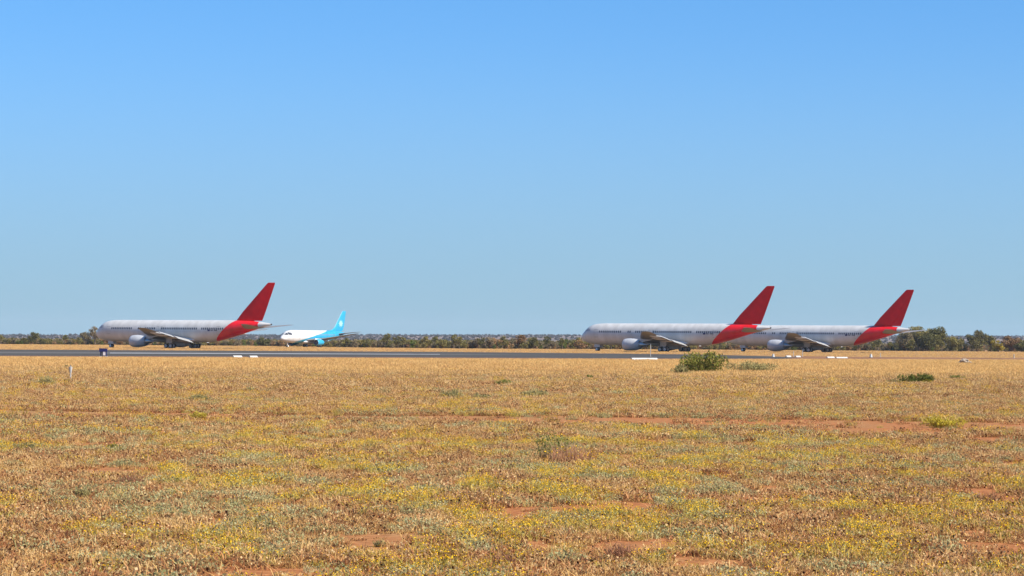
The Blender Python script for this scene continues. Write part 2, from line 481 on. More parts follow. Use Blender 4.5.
def make_767(mark_flag=True):
    root = empty('airliner', (0, 0, 0))
    st = [(0, -.72, -.88, .05), (.10, -.42, -1.15, .36), (.36, -.05, -1.46, .74), (.8, .4, -1.76, 1.12), (1.6, 1.12, -2.1, 1.6), (2.4, 1.75, -2.32, 1.95), (3.4, 2.24, -2.48, 2.22),
          (5, 2.55, -2.6, 2.42), (7.2, 2.65, -2.65, 2.5), (12, 2.65, -2.65, 2.51), (24, 2.65, -2.65, 2.51), (34, 2.65, -2.65, 2.51), (36.5, 2.65, -2.58, 2.5), (39, 2.65, -2.2, 2.42),
          (42, 2.64, -1.52, 2.2), (45, 2.58, -.72, 1.85), (48, 2.45, .12, 1.38), (50.5, 2.25, .78, .92), (52.4, 2.02, 1.2, .52), (53.67, 1.82, 1.45, .2)]
    rings, rows = fuselage(st, 44, 4)
    rings = [[(x - X0, y, z + CZ) for x, y, z in r] for r in rings]
    fus = MB().loft(rings).build('fuselage', M_FUS, root)
    sec = np.array(rows)
    def side(x, zr, s, out=0.012):
        top, bot, w = (np.interp(x, sec[:, 0], sec[:, c]) for c in (1, 2, 3))
        c, r = (top + bot) / 2, (top - bot) / 2
        q = max(-1, min(1, (zr - c) / r))
        return Vector((x - X0, s * (w * math.sqrt(1 - q * q) + out), zr + CZ))
    def patch(mb, x0, x1, z0, z1, s, out=0.012, nz=2, nx_=1):
        vs, fs = [], []
        for j in range(nz + 1):
            for i in range(nx_ + 1):
                vs.append(side(x0 + (x1 - x0) * i / nx_, z0 + (z1 - z0) * j / nz, s, out))
        for j in range(nz):
            for i in range(nx_):
                a = j * (nx_ + 1) + i
                fs.append((a, a + 1, a + nx_ + 2, a + nx_ + 1))
        mb.add(vs, fs)
    # cabin windows: too small to pick apart in the photograph, one row a side
    for s in (-1, 1):
        mb = MB()
        x = 6.7
        while x < 41.3:
            skip = any(abs(x - d) < .75 for d in (14.0, 21.3, 33.8)) or (s < 0 and 16.0 < x < 17.3)
            if not skip: patch(mb, x, x + .31, .36, .84, s)
            x += .56
        tag(mb.build('cabin_window_row', M_GLASS, root), kind='stuff')
        for dx, w, z0, z1 in ((5.2, 1.07, -.75, 1.1), (21.0, .55, -.1, 1.05), (22.2, .55, -.1, 1.05), (39.2, 1.07, -.75, 1.1)):
            # door outlines, a thin seam standing just proud
            d = MB()
            for a, b, c_, e_ in ((dx, dx + .05, z0, z1), (dx + w - .05, dx + w, z0, z1), (dx, dx + w, z0, z0 + .05), (dx, dx + w, z1 - .05, z1)):
                patch(d, a, b, c_, e_, s, .010, 3, 2)
            d.build('door', M_STAB, root)
        # registration and a flag, a few dark marks by the tail
        f = MB(); patch(f, 36.6, 37.3, .95 - .95, .38, s, .014, 1); f.build('flag', M_NAVY, root)
        rg = MB()
        for k, (w, z1) in enumerate(((.22, .27), (.22, .27), (.14, .16), (.22, .27), (.22, .27), (.22, .27))):
            patch(rg, 37.55 + k * .33, 37.55 + k * .33 + w, (.05 if k != 2 else .12), z1 + .05, s, .014, 1)
        tag(rg.build('registration', M_GLASS, root), kind='stuff')
    # flight deck windows
    for s in (-1, 1):
        for x0_, x1_, z0, z1 in ((1.95, 2.55, .72, 1.2), (2.62, 3.25, .70, 1.35), (3.32, 3.85, .75, 1.3)):
            ck = MB(); patch(ck, x0_, x1_, z0, min(z1, .98 + .62 * (x0_ - 1.9)), s, .02, 3, 4)
            ck.build('flight_deck_window', M_COVERED, root)
    # wings
    for s in (-1, 1):
        secs = [(0.0, 17.0, 13.6, -1.55, .135, 4.6, .018), (2.2, 17.9, 12.3, -1.42, .135, 4.6, .018), (5.0, 19.8, 10.1, -1.12, .12, 4.0, .02), (8.2, 22.0, 7.7, -.80, .11, 3.0, .02),
                (15.0, 26.6, 5.0, -.12, .105, 1.5, .02), (22.6, 31.8, 2.55, .62, .10, 0, .015), (23.6, 32.7, 1.75, .72, .09, 0, .01), (23.8, 33.4, .9, .74, .08, 0, 0)]
        rg = surface([(s * a, b, c, d, e, f_, g) for a, b, c, d, e, f_, g in secs])
        rg = [[(x - X0 + .5, y, z + CZ - .15) for x, y, z in r] for r in rg]
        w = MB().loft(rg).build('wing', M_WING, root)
        for fl in (((2.65, 30.0, 2.7, 1.95 - CZ), (5.0, 29.8, 2.45, 2.42 - CZ), (7.6, 29.75, 2.2, 2.86 - CZ)), ((8.8, 29.95, 1.95, 3.06 - CZ), (15.5, 31.95, 1.25, 3.90 - CZ))):
            rf = [[(x - X0, y, z + CZ) for x, y, z in r] for r in surface([(s * a, b, c, d, .12, 20, .02) for a, b, c, d in fl], n=8)]
            MB().loft(rf).build('flap', M_FLAP, w)
        for y, xl, ln in ((6.2, 26.0, 5.6), (11.3, 27.6, 4.6), (16.3, 30.4, 3.6)):
            zc = np.interp(y, [a[0] for a in secs], [a[3] for a in secs]) + CZ - .42
            f = MB()
            pr = [(0, .02), (.12, .16), (.4, .26), (.7, .2), (1.0, .03)]
            f.loft([[(xl + u * ln - X0, s * y + r_ * .7 * math.sin(2 * math.pi * k / 10), zc - .25 * u + r_ * 1.2 * math.cos(2 * math.pi * k / 10)) for k in range(10)] for u, r_ in pr])
            f.build('flap_track_fairing', M_WHT, w)
        e = nacelle(17.9 - X0, s * 7.9, 1.66, 1.45, 4.6, M_NAC, root)
        py = MB()
        py.loft([[(19.4 - X0, s * 7.9 + d * .22, 3.05) for d in (-1, 1)][::s] + [(19.4 - X0, s * 7.9 + d * .22, 2.9) for d in (1, -1)][::s],
                 [(23.2 - X0, s * 7.9 + d * .25, CZ - .75) for d in (-1, 1)][::s] + [(23.0 - X0, s * 7.9 + d * .25, 2.2) for d in (1, -1)][::s],
                 [(26.2 - X0, s * 7.9 + d * .10, CZ - .95) for d in (-1, 1)][::s] + [(26.2 - X0, s * 7.9 + d * .10, CZ - 1.25) for d in (1, -1)][::s]], smooth=False)
        py.build('engine_pylon', M_WHT, root)
        # tailplane
        ts = [(0.3, 45.6, 6.0, .75, .09, -1, 0), (1.4, 46.6, 5.2, .83, .09, -1, 0), (9.0, 51.7, 2.0, 1.58, .085, 0, 0), (9.3, 52.3, 1.2, 1.60, .06, 0, 0)]
        rg = [[(x - X0, y, z + CZ) for x, y, z in r] for r in surface([(s * a, *b) for a, *b in ts], n=8)]
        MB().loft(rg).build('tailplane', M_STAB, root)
    # belly fairing between the wings
    prof = [(16.5, .05, .2), (18, 1.5, .35), (20.5, 2.45, .62), (25, 2.72, .75), (29, 2.62, .70), (31.5, 1.9, .42), (33.2, .05, .15)]
    MB().loft([[(x - X0, w * math.sin(2 * math.pi * k / 24), CZ - 2.15 + (h * 1.0 if math.cos(2 * math.pi * k / 24) < 0 else .9) * math.cos(2 * math.pi * k / 24)) for k in range(24)] for x, w, h in prof]).build('belly_fairing', M_WHT, root)
    # fin with its dorsal root
    fs = [(0, 41.6, 9.4, 1.9, .03, 0, 0), (0, 43.3, 7.7, 2.5, .085, 0, 0), (0, 45.2, 6.75, 4.6, .09, 0, 0), (0, 52.3, 2.35, 11.2, .085, 0, 0), (0, 52.75, 1.85, 11.5, .05, 0, 0)]
    rg = [[(x - X0, y, z + CZ) for x, y, z in r] for r in surface(fs, True, 8)]
    us = [u for u, v in airfoil(8, .1, 0)]
    fin_i = [i for i, u in enumerate(us) if u < .70]; rud_i = [i for i, u in enumerate(us) if u > .68]
    nu = [i for i in rud_i if i < 9]; nl = [i for i in rud_i if i >= 9]
    MB().loft([[r[i] for i in fin_i] for r in rg]).build('fin', M_RED, root)
    MB().loft([[(r[i][0] + .05, r[i][1] * .96, r[i][2]) for i in nl + nu] for r in rg[1:]]).build('rudder', M_RED, root)
    MB().tube((53.5 - X0, 0, CZ + 1.63), (53.85 - X0, 0, CZ + 1.66), .22, .18, 12).build('exhaust_pipe', M_COVER, root)
    # landing gear
    wm = wheel_mesh(.58, .44)
    wn = wheel_mesh(.47, .34)
    g = MB(); gx = 4.7 - X0
    g.tube((gx, 0, .5), (gx + .1, 0, CZ - 2.2), .12, .16); g.tube((gx, -.45, .47), (gx, .45, .47), .08); g.tube((gx, 0, 1.2), (gx + 1.3, 0, CZ - 2.3), .07)
    ng = g.build('nose_gear', M_DARK, root)
    for y in (-.31, .31): add_wheel(ng, (gx, y, .47), wn)
    for s in (-1, 1):
        d = MB().box((gx + .2, s * .55, CZ - 2.75), (1.6, .05, .9)).build('gear_door', M_WHT, ng)
    for s in (-1, 1):
        g = MB(); y = s * 4.65
        g.tube((0, y, .6), (0, y, 2.9), .2, .24); g.tube((-.85, y, .6), (.85, y, .55), .14)
        g.tube((0, y, 1.3), (0, s * 2.4, 2.3), .1); g.tube((0, y, 1.5), (-1.7, y, 2.6), .09)
        for dx in (-.72, .72): g.tube((dx, y - .75, .58), (dx, y + .75, .58), .1)
        mg = g.build('main_gear', M_HUB, root)
        for dx in (-.72, .72):
            for dy in (-.57, .57): add_wheel(mg, (dx, y + dy, .58), wm)
        MB().box((.1, s * 5.15, 1.95), (1.7, .06, 1.3), Matrix.Rotation(s * R(8), 3, 'X')).build('gear_door', M_WHT, mg)
        MB().box((.2, s * 1.0, 1.15), (2.4, .05, 1.0), Matrix.Rotation(s * R(-6), 3, 'X')).build('gear_door', M_WHT, mg)
    return root
jet = make_767()
JETS = [((97, 271), 626, 'white airliner with plain red fin at far left, its nose against a grey tree'),
        ((582, 770.4), 626, 'middle white airliner with red fin, its tail in front of another jet'),
        ((728, 910), 658, 'rightmost white airliner with red fin, its nose hidden behind another jet')]
def place_aircraft(o, pxs, D, nose_x, tail_x, facing):
    """yaw and bearing from the columns of nose and tail at distance D"""
    nose_px, tail_px = pxs
    best = None
    bear = lambda px: ray(px, 341).x / ray(px, 341).y
    bn, bt = bear(nose_px), bear(tail_px)
    for i in range(0, 8000):
        a = R(80) * i / 8000
        ya = -a if facing == 'away' else a
        c, s = math.cos(ya), math.sin(ya)
        # nose at origin + c*nose_x ; solve origin x from the nose
        X = bn * (D + s * nose_x) - c * nose_x
        e = abs((X + c * tail_x) / (D + s * tail_x) - bt)
        if best is None or e < best[0]: best = (e, ya, X)
    o.location = (best[2], D, 0); o.rotation_euler = (0, 0, best[1])
    print('aircraft yaw', round(math.degrees(best[1]), 1), 'x', round(best[2], 1), 'D', D)
for i, (pxs, D, lab) in enumerate(JETS):
    o = jet if i == 0 else copy_tree(jet)
    place_aircraft(o, pxs, D, -X0, 53.67 - X0, 'away')
    tag(o, lab, 'airplane', 'stored airliners with red tails')

# the small white and turquoise jet
CY = (0.03, 0.30, 0.49)
WHITE2 = (0.62, 0.62, 0.62)
CZ2, X02 = 3.2, 15.6
def cyan_expr(t, x, z):
    zz = mth(t, 'MAXIMUM', mth(t, 'SUBTRACT', z, CZ2 - 1.55), 0.0)
    zz = mth(t, 'POWER', mth(t, 'DIVIDE', zz, 3.5), 1.0)
    line = mth(t, 'ADD', mth(t, 'MULTIPLY', zz, 17.0), 5.6 - X02)
    under = mth(t, 'ADD', mth(t, 'MULTIPLY', zz, 40.0), 9.0 - X02)
    return mth(t, 'MULTIPLY', step(t, x, line), 1.0)
def make_737():
    root = empty('airliner', (0, 0, 0))
    M_F2 = paint_livery('white_paint_with_turquoise_tail', cyan_expr, WHITE2, CY, 0.35)
    M_CY = plain('turquoise_paint', CY, 0.35, noise=.08)
    M_STAR = plain('pale_emblem', (0.30, 0.60, 0.68), 0.5)
    M_W2 = plain('clean_white_paint', WHITE2, 0.4, noise=.06)
    st = [(0, -.5, -.62, .05), (.1, -.25, -.85, .3), (.5, .12, -1.15, .72), (1.1, .5, -1.4, 1.08), (1.9, 1.1, -1.6, 1.4), (2.6, 1.55, -1.72, 1.6), (3.8, 1.84, -1.86, 1.78), (5.5, 1.95, -1.95, 1.88),
          (9, 1.95, -1.95, 1.88), (15, 1.95, -1.95, 1.88), (20.5, 1.95, -1.93, 1.88), (23, 1.95, -1.6, 1.78), (26, 1.88, -.85, 1.45), (29, 1.68, .0, .95), (31, 1.45, .55, .5), (32.2, 1.25, .85, .16)]
    rings, rows = fuselage(st, 36, 4)
    MB().loft([[(x - X02, y, z + CZ2) for x, y, z in r] for r in rings]).build('fuselage', M_F2, root)
    sec = np.array(rows)
    def side(x, zr, s, out=0.012):
        top, bot, w = (np.interp(x, sec[:, 0], sec[:, c]) for c in (1, 2, 3))
        c, r = (top + bot) / 2, (top - bot) / 2
        q = max(-1, min(1, (zr - c) / r))
        return Vector((x - X02, s * (w * math.sqrt(1 - q * q) + out), zr + CZ2))
    for s in (-1, 1):
        for x0, x1, z0, z1, zb in ((1.25, 2.05, .45, .62, 1.12), (2.12, 2.7, .42, 1.15, 1.3), (2.77, 3.3, .45, 1.2, 1.15)):
            ck = MB(); vs, fs = [], []
            for jj in range(4):
                for ii in range(5):
                    u = ii / 4; zt = z1 + (zb - z1) * u
                    vs.append(side(x0 + (x1 - x0) * u, z0 + (zt - z0) * jj / 3, s, .03))
            for jj in range(3):
                for ii in range(4):
                    a_ = jj * 5 + ii; fs.append((a_, a_ + 1, a_ + 6, a_ + 5))
            ck.add(vs, fs).build('flight_deck_window', M_GLASS, root)
        mb = MB(); x = 5.4
        while x < 25:
            if not 12.9 < x < 13.6:
                mb.add([side(x, .42, s), side(x + .25, .42, s), side(x + .25, .75, s), side(x, .75, s)], [(0, 1, 2, 3)])
            x += .52
        tag(mb.build('cabin_window_row', M_STAB, root), kind='stuff')
    wm, wn = wheel_mesh(.51, .36), wheel_mesh(.34, .2)
    for s in (-1, 1):
        secs = [(0, 9.6, 7.6, -1.35, .13, 3, .02), (1.8, 10.8, 6.6, -1.2, .13, 3, .02), (5.0, 13.3, 4.3, -.75, .12, 2, .02), (13.6, 18.5, 1.75, .95, .1, 0, .01), (14.4, 19.2, 1.2, 1.08, .08, 0, 0)]
        rg = [[(x - X02, y, z + CZ2) for x, y, z in r] for r in surface([(s * a, *b) for a, *b in secs])]
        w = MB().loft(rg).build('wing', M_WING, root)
        for y, xl in ((4.4, 15.6), (8.4, 16.6)):
            zc = CZ2 - 1.25 + (y - 4) * .1
            MB().loft([[(xl + u * 2.6 - X02, s * y + r_ * .7 * math.sin(2 * math.pi * k / 8), zc + r_ * math.cos(2 * math.pi * k / 8)) for k in range(8)] for u, r_ in ((0, .03), (.3, .2), (.6, .2), (1, .03))]).build('flap_track_fairing', M_W2, w)
        nacelle(10.9 - X02, s * 4.83, 1.42, 1.08, 3.1, M_CY, root, .86)
        MB().loft([[(10.3 - X02, s * 4.83 - s * .15, 2.7), (10.3 - X02, s * 4.83 + s * .15, 2.7), (10.3 - X02, s * 4.83 + s * .15, 2.3), (10.3 - X02, s * 4.83 - s * .15, 2.3)],
                   [(14.3 - X02, s * 4.83 - s * .15, 2.45), (14.3 - X02, s * 4.83 + s * .15, 2.45), (14.3 - X02, s * 4.83 + s * .15, 1.9), (14.3 - X02, s * 4.83 - s * .15, 1.9)]], smooth=False).build('engine_pylon', M_W2, root)
        ts = [(.3, 26.6, 3.8, .85, .09, 0, 0), (6.2, 30.9, 1.4, 1.55, .08, 0, 0), (6.35, 31.3, .9, 1.57, .05, 0, 0)]
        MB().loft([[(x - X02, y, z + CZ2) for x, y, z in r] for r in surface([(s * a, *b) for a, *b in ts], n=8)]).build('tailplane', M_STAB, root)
        # pale many-pointed star on the fin
        c = Vector((29.75 - X02, s * .24, CZ2 + 4.1)); n = 24
        vs = [c] + [c + Vector((math.cos(2 * math.pi * k / n) * (1.35 if k % 2 == 0 else .62), 0, math.sin(2 * math.pi * k / n) * (1.35 if k % 2 == 0 else .62))) for k in range(n)]
        star = MB().add(vs, [(0, 1 + k, 1 + (k + 1) % n) for k in range(n)])
        star.build('star_emblem', M_STAR, root)
        g = MB(); y = s * 2.62
        g.tube((0, y, .5), (0, y, 2.2), .12, .15); g.tube((0, y - .5, .51), (0, y + .5, .51), .08); g.tube((0, y, 1.2), (0, s * 1.2, 1.9), .07)
        mg = g.build('main_gear', M_HUB, root)
        for dy in (-.42, .42): add_wheel(mg, (0, y + dy, .51), wm)
    fs = [(0, 22.8, 8.0, 1.7, .025, 0, 0), (0, 25.6, 5.6, 2.2, .07, 0, 0), (0, 26.9, 4.75, 3.0, .085, 0, 0), (0, 30.7, 2.0, 7.7, .085, 0, 0), (0, 31.0, 1.6, 7.93, .05, 0, 0)]
    MB().loft([[(x - X02, y, z + CZ2) for x, y, z in r] for r in surface(fs, True, 8)]).build('fin', M_CY, root)
    MB().loft([[(x - X02, w * math.sin(2 * math.pi * k / 20), CZ2 - 1.55 + h * math.cos(2 * math.pi * k / 20)) for k in range(20)] for x, w, h in ((8.6, .05, .1), (10.2, 1.6, .5), (13, 1.95, .62), (16.2, 1.9, .58), (18.4, .05, .1))]).build('belly_fairing', M_W2, root)
    g = MB(); gx = 3.2 - X02
    g.tube((gx, 0, .35), (gx, 0, 1.6), .08, .1); g.tube((gx, -.3, .34), (gx, .3, .34), .05)
    ng = g.build('nose_gear', M_HUB, root)
    for y in (-.2, .2): add_wheel(ng, (gx, y, .34), wn)
    MB().tube((32.05 - X02, 0, CZ2 + 1.05), (32.4 - X02, 0, CZ2 + 1.06), .17, .14, 10).build('exhaust_pipe', M_COVER, root)
    return root
small = make_737()
place_aircraft(small, (281, 344.7), 788, -X02, 32.2 - X02, 'toward')
tag(small, 'small white airliner with turquoise tail and pale star, nose towards the camera', 'airplane')

# ------------------------------------------------------------------ trees and shrubs
def leaf_cloud(clumps, per, size, flat=0.0):
    """leaf-sized faces spread through clumps (centre, radii)"""
    vs, fs = [], []
    for (c, rad) in clumps:
        n = int(per * (rad[0] * rad[1] * rad[2]) ** (1 / 1.5))
        for _ in range(n):
            d = rng.normal(size=3); d /= np.linalg.norm(d)
            rr = rng.random() ** .45
            p = np.array(c) + d * rr * np.array(rad)
            a = rng.normal(size=3); a /= np.linalg.norm(a)
            b = np.cross(a, rng.normal(size=3)); b /= np.linalg.norm(b) + 1e-9
            s = size * (.6 + .8 * rng.random())
            k = len(vs)
            vs += [p - a * s, p + b * s * .55, p + a * s, p - b * s * .55]
            fs.append((k, k + 1, k + 2, k + 3))
    return vs, fs
M_BARK = plain('grey_bark', (0.16, 0.12, 0.09), 0.95, spec=.1)
FOL = {
    'olive': foliage('olive_leaves', [(0.105, 0.097, 0.031), (0.188, 0.166, 0.055), (0.310, 0.245, 0.085)]),
    'grey':  foliage('grey_green_leaves', [(0.124, 0.106, 0.062), (0.206, 0.167, 0.095), (0.294, 0.222, 0.134)]),
    'dark':  foliage('dark_leaves', [(0.065, 0.066, 0.025), (0.120, 0.110, 0.042), (0.186, 0.156, 0.060)]),
    'brown': foliage('brownish_leaves', [(0.160, 0.095, 0.047), (0.273, 0.167, 0.079), (0.350, 0.221, 0.109)]),
    'gold':  foliage('yellow_green_leaves', [(0.186, 0.149, 0.022), (0.320, 0.242, 0.036), (0.439, 0.312, 0.057)]),
    'far': foliage('far_haze_grey_leaves', [(0.10, 0.10, 0.10), (0.145, 0.142, 0.145), (0.20, 0.19, 0.185)]),  # grey scrub leaves with the haze of distance mixed into their colour
    'green': foliage('green_leaves', [(0.067, 0.094, 0.020), (0.119, 0.150, 0.033), (0.194, 0.213, 0.056)]),
}
def tree_meshes(kind, form, h, w, per=90, size=.22):
    """returns trunk mesh and crown mesh for a tree of height h and crown width w"""
    t = MB(); clumps = []
    if form == 'tall':          # bare stem, crown in the upper two thirds
        nb, z0 = 9, .30
    elif form == 'round':
        nb, z0 = 10, .18
    else:                       # shrub, branching from the ground
        nb, z0 = 8, .05
    lean = Vector((rng.normal() * .05 * h, rng.normal() * .05 * h, 0))
    fork = Vector((0, 0, h * z0)) + lean * z0
    if form != 'shrub': t.tube((0, 0, -.05), fork, .035 * h, .026 * h, 7)
    for k in range(nb):
        a = 2 * math.pi * (k + rng.random() * .7) / nb
        rr = w / 2 * (.25 + .55 * rng.random())
        zz = h * (z0 + .14 + (.92 - z0 - .2) * rng.random())
        if k == 0: rr, zz = w * .08, h * .88
        e = Vector((math.cos(a) * rr, math.sin(a) * rr, zz)) + lean * zz / h
        base = fork if form != 'shrub' else Vector((math.cos(a) * .1, math.sin(a) * .1, -.05))
        mid = base.lerp(e, .5) + Vector((0, 0, .05 * h))
        t.tube(base, mid, .016 * h, .011 * h, 5, False); t.tube(mid, e, .011 * h, .004 * h, 5, False)
        cr = w * (.15 + .10 * rng.random())
        clumps.append((tuple(e), (cr, cr, cr * (.62 + .25 * rng.random()))))
        if rng.random() < .7:
            m2 = mid + Vector(rng.normal(size=3)) * .12 * w
            clumps.append(((m2.x, m2.y, max(m2.z, cr * .6)), (cr * .8, cr * .8, cr * .6)))
    vs, fs = leaf_cloud(clumps, per, size)
    vs = [(v[0], v[1], max(v[2], .03)) for v in vs]
    return t.mesh('trunk', M_BARK), MB().add(vs, fs).mesh('crown', FOL[kind])
def plant(name, loc, meshes, rz=None, sc=1.0):
    o = empty(name, loc, rng.random() * 6.28 if rz is None else rz)
    o.scale = (sc, sc, sc)
    link('trunk', meshes[0], o); link('crown', meshes[1], o)
    return o
def tree_px(px, top, D, w_px, kind, form, label, name='tree', group=None, per=90, size=.2):
    """a tree at distance D, its height from the pixel row of its top"""
    loc = at_dist(px, D)
    h = CAM_H + ray(px, top).z / ray(px, top).y * D
    o = plant(name, loc, tree_meshes(kind, form, h * .96, 1.22 * w_px * D / F, per, size))
    return tag(o, label, 'tree' if name == 'tree' else 'shrub', group)

TREES = [
    (919, 326.0, 872, 30, 'olive', 'round', 'broad olive tree rising behind the far right red fin'),
    (938, 327.0, 862, 24, 'olive', 'round', 'tall olive tree at the right-hand tailplane tip'),
    (906, 334.0, 868, 22, 'grey', 'round', 'grey-green tree low behind the far right tail'),
    (928, 336.0, 850, 20, 'dark', 'round', 'dark tree in front of the tall olive trees, under the tailplane'),
    (953, 337.0, 858, 17, 'olive', 'shrub', 'olive bush on the right flank of the tall tree'),
    (961, 341.0, 860, 12, 'olive', 'shrub', 'low bush left of the upright dark tree'),
    (977, 329.5, 858, 19, 'dark', 'round', 'upright dark tree standing alone right of the jets'),
    (991, 335.0, 862, 13, 'dark', 'round', 'small rounded dark tree behind the yellow-green bush'),
    (998, 339.5, 846, 11, 'gold', 'shrub', 'yellow-green bush in front of the right-hand trees'),
    (1010, 335.0, 866, 16, 'brown', 'round', 'brownish round tree near the right edge'),
    (1022, 340.0, 856, 13, 'olive', 'round', 'olive tree cut by the right edge'),
    (1040, 337.0, 866, 18, 'olive', 'round', 'olive tree just beyond the right edge'),
    (1064, 334.0, 870, 22, 'grey', 'round', 'grey-green tree well beyond the right edge'),
    (95, 325.0, 850, 12, 'grey', 'tall', 'thin grey tree with open crown just off the left jet nose'),
    (86, 331.0, 858, 11, 'grey', 'tall', 'shorter grey tree left of the thin open tree'),
    (104, 333.0, 852, 13, 'brown', 'round', 'brownish tree under the left jet nose'),
    (34, 331.5, 880, 9, 'dark', 'round', 'dark rounded tree poking above the scrub at far left'),
    (388, 332.2, 880, 8, 'olive', 'tall', 'slim tree standing above the scrub right of the turquoise jet'),
    (520, 334.0, 862, 12, 'brown', 'round', 'brown-yellow tree in the scrub midway between the jets'),
    (534, 337.0, 858, 9, 'dark', 'round', 'dark tree beside the brown-yellow tree midway between the jets'),
    (562, 340.0, 852, 10, 'green', 'shrub', 'green bush left of the middle jet nose'),
    (495, 338.0, 866, 12, 'brown', 'round', 'brownish round bush in the scrub left of the brown-yellow tree'),
    (262, 338.0, 852, 13, 'dark', 'round', 'dark bush between the left jet tail and the turquoise jet nose'),
    (24, 338.0, 850, 9, 'dark', 'shrub', 'dark bush below the rounded tree at far left'),
]
def line_D(px): return float(np.interp(px, [0, 250, 300, 360, 470, 580, 700, 1024], [885, 862, 845, 765, 738, 765, 800, 806]))
for px, top, D, w, k, f, lab in TREES:
    D = line_D(px) + (D - 850) * .7 + 6
    if lab is None: lab = 'tree beyond the right edge of the view'
    tree_px(px, top, D, w, k, f, lab, per=110 if w > 12 else 150, size=.26 if w > 12 else .2)

# line of scrub between them: a few kinds copied with their own size
protos = []
for k, f, h, w in (('olive', 'round', 3.6, 3.8), ('grey', 'round', 3.3, 3.6), ('brown', 'shrub', 2.6, 3.4), ('dark', 'round', 3.4, 3.2), ('olive', 'shrub', 2.4, 3.6), ('grey', 'shrub', 2.2, 3.2), ('green', 'shrub', 2.2, 2.8), ('olive', 'tall', 4.2, 3.2)):
    protos.append((k, tree_meshes(k, f, h, w, 120, .19)))
NAMES = {'olive': 'olive', 'grey': 'grey-green', 'brown': 'brownish', 'dark': 'dark', 'green': 'green'}
SPANS = [(-40, 98, 'left of the left jet nose'), (100, 220, 'under the belly of the left jet'), (222, 284, 'between the left jet tail and the turquoise jet'), (345, 585, 'between the turquoise jet and the middle jet'),
         (286, 344, 'behind the turquoise jet'), (586, 730, 'under the belly of the middle jet'), (732, 900, 'under the belly of the far right jet'), (902, 1060, 'under the taller trees at far right')]
for a, b, where in SPANS:
    x = a + 2
    while x < b:
        k, ms = protos[rng.integers(len(protos))]
        D = line_D(x) + 45 * rng.random() ** 1.3
        o = plant('scrub_tree', at_dist(x, D), ms, sc=(.55 + .6 * rng.random() ** 1.5) * float(np.interp(x, [0, 110, 345, 380, 585, 700, 900, 935, 955, 1060], [.72, .8, .85, 1.0, 1.0, .95, .95, .9, .5, .5])))
        tag(o, f'low {NAMES[k]} scrub tree in the line {where}', 'tree', f'{NAMES[k]} scrub trees {where}')
        x += (2.6 if 345 <= a < 580 or a < 99 else 4.0) + 3.6 * rng.random()

# ------------------------------------------------------------------ scattered cover through geometry nodes (nobody could count it)
SRC = bpy.data.collections.new('cover_sources')
def src_collection(name, meshes):
    c = bpy.data.collections.new(name)
    for i, me in enumerate(meshes):
        o = bpy.data.objects.new(f'{name}_{i:02d}', me)
        c.objects.link(o)
    return c
def scatter(name, pts, scale, meshes, kind='stuff', rots=None, label=None):
    n = len(pts)
    me = bpy.data.meshes.new(name)
    me.vertices.add(n)
    me.vertices.foreach_set('co', np.asarray(pts, np.float32).ravel())
    at = me.attributes.new('sc', 'FLOAT', 'POINT'); at.data.foreach_set('value', np.asarray(scale, np.float32))
    ar = me.attributes.new('rt', 'FLOAT_VECTOR', 'POINT')
    rv = np.zeros((n, 3), np.float32); rv[:, 2] = rng.random(n) * 6.283
    rv[:, 0] = rng.normal(size=n) * .08; rv[:, 1] = rng.normal(size=n) * .08
    ar.data.foreach_set('vector', rv.ravel())
    ai = me.attributes.new('ix', 'INT', 'POINT'); ai.data.foreach_set('value', rng.integers(0, len(meshes), n).astype(np.int32))
    o = link(name, me)
    c = src_collection(name + '_source', meshes)
    g = bpy.data.node_groups.new(name + '_scatter', 'GeometryNodeTree')
    g.interface.new_socket('Geometry', in_out='INPUT', socket_type='NodeSocketGeometry')
    g.interface.new_socket('Geometry', in_out='OUTPUT', socket_type='NodeSocketGeometry')
    gi, go = g.nodes.new('NodeGroupInput'), g.nodes.new('NodeGroupOutput')
    ip = g.nodes.new('GeometryNodeInstanceOnPoints'); ci = g.nodes.new('GeometryNodeCollectionInfo')
    ci.inputs['Collection'].default_value = c
    ci.inputs['Separate Children'].default_value = True; ci.inputs['Reset Children'].default_value = True
    ip.inputs['Pick Instance'].default_value = True
    def attr(nm, ty):
        a = g.nodes.new('GeometryNodeInputNamedAttribute'); a.data_type = ty; a.inputs['Name'].default_value = nm
        return [s for s in a.outputs if s.enabled and s.name == 'Attribute'][0]
    g.links.new(gi.outputs[0], ip.inputs['Points'])
    g.links.new(ci.outputs[0], ip.inputs['Instance'])
    g.links.new(attr('ix', 'INT'), ip.inputs['Instance Index'])
    er = g.nodes.new('FunctionNodeEulerToRotation')
    g.links.new(attr('rt', 'FLOAT_VECTOR'), er.inputs[0])
    g.links.new(er.outputs[0], ip.inputs['Rotation'])
    g.links.new(attr('sc', 'FLOAT'), ip.inputs['Scale'])
    g.links.new(ip.outputs[0], go.inputs[0])
    md = o.modifiers.new('scatter', 'NODES'); md.node_group = g
    tag(o, label, None, None, kind)
    return o

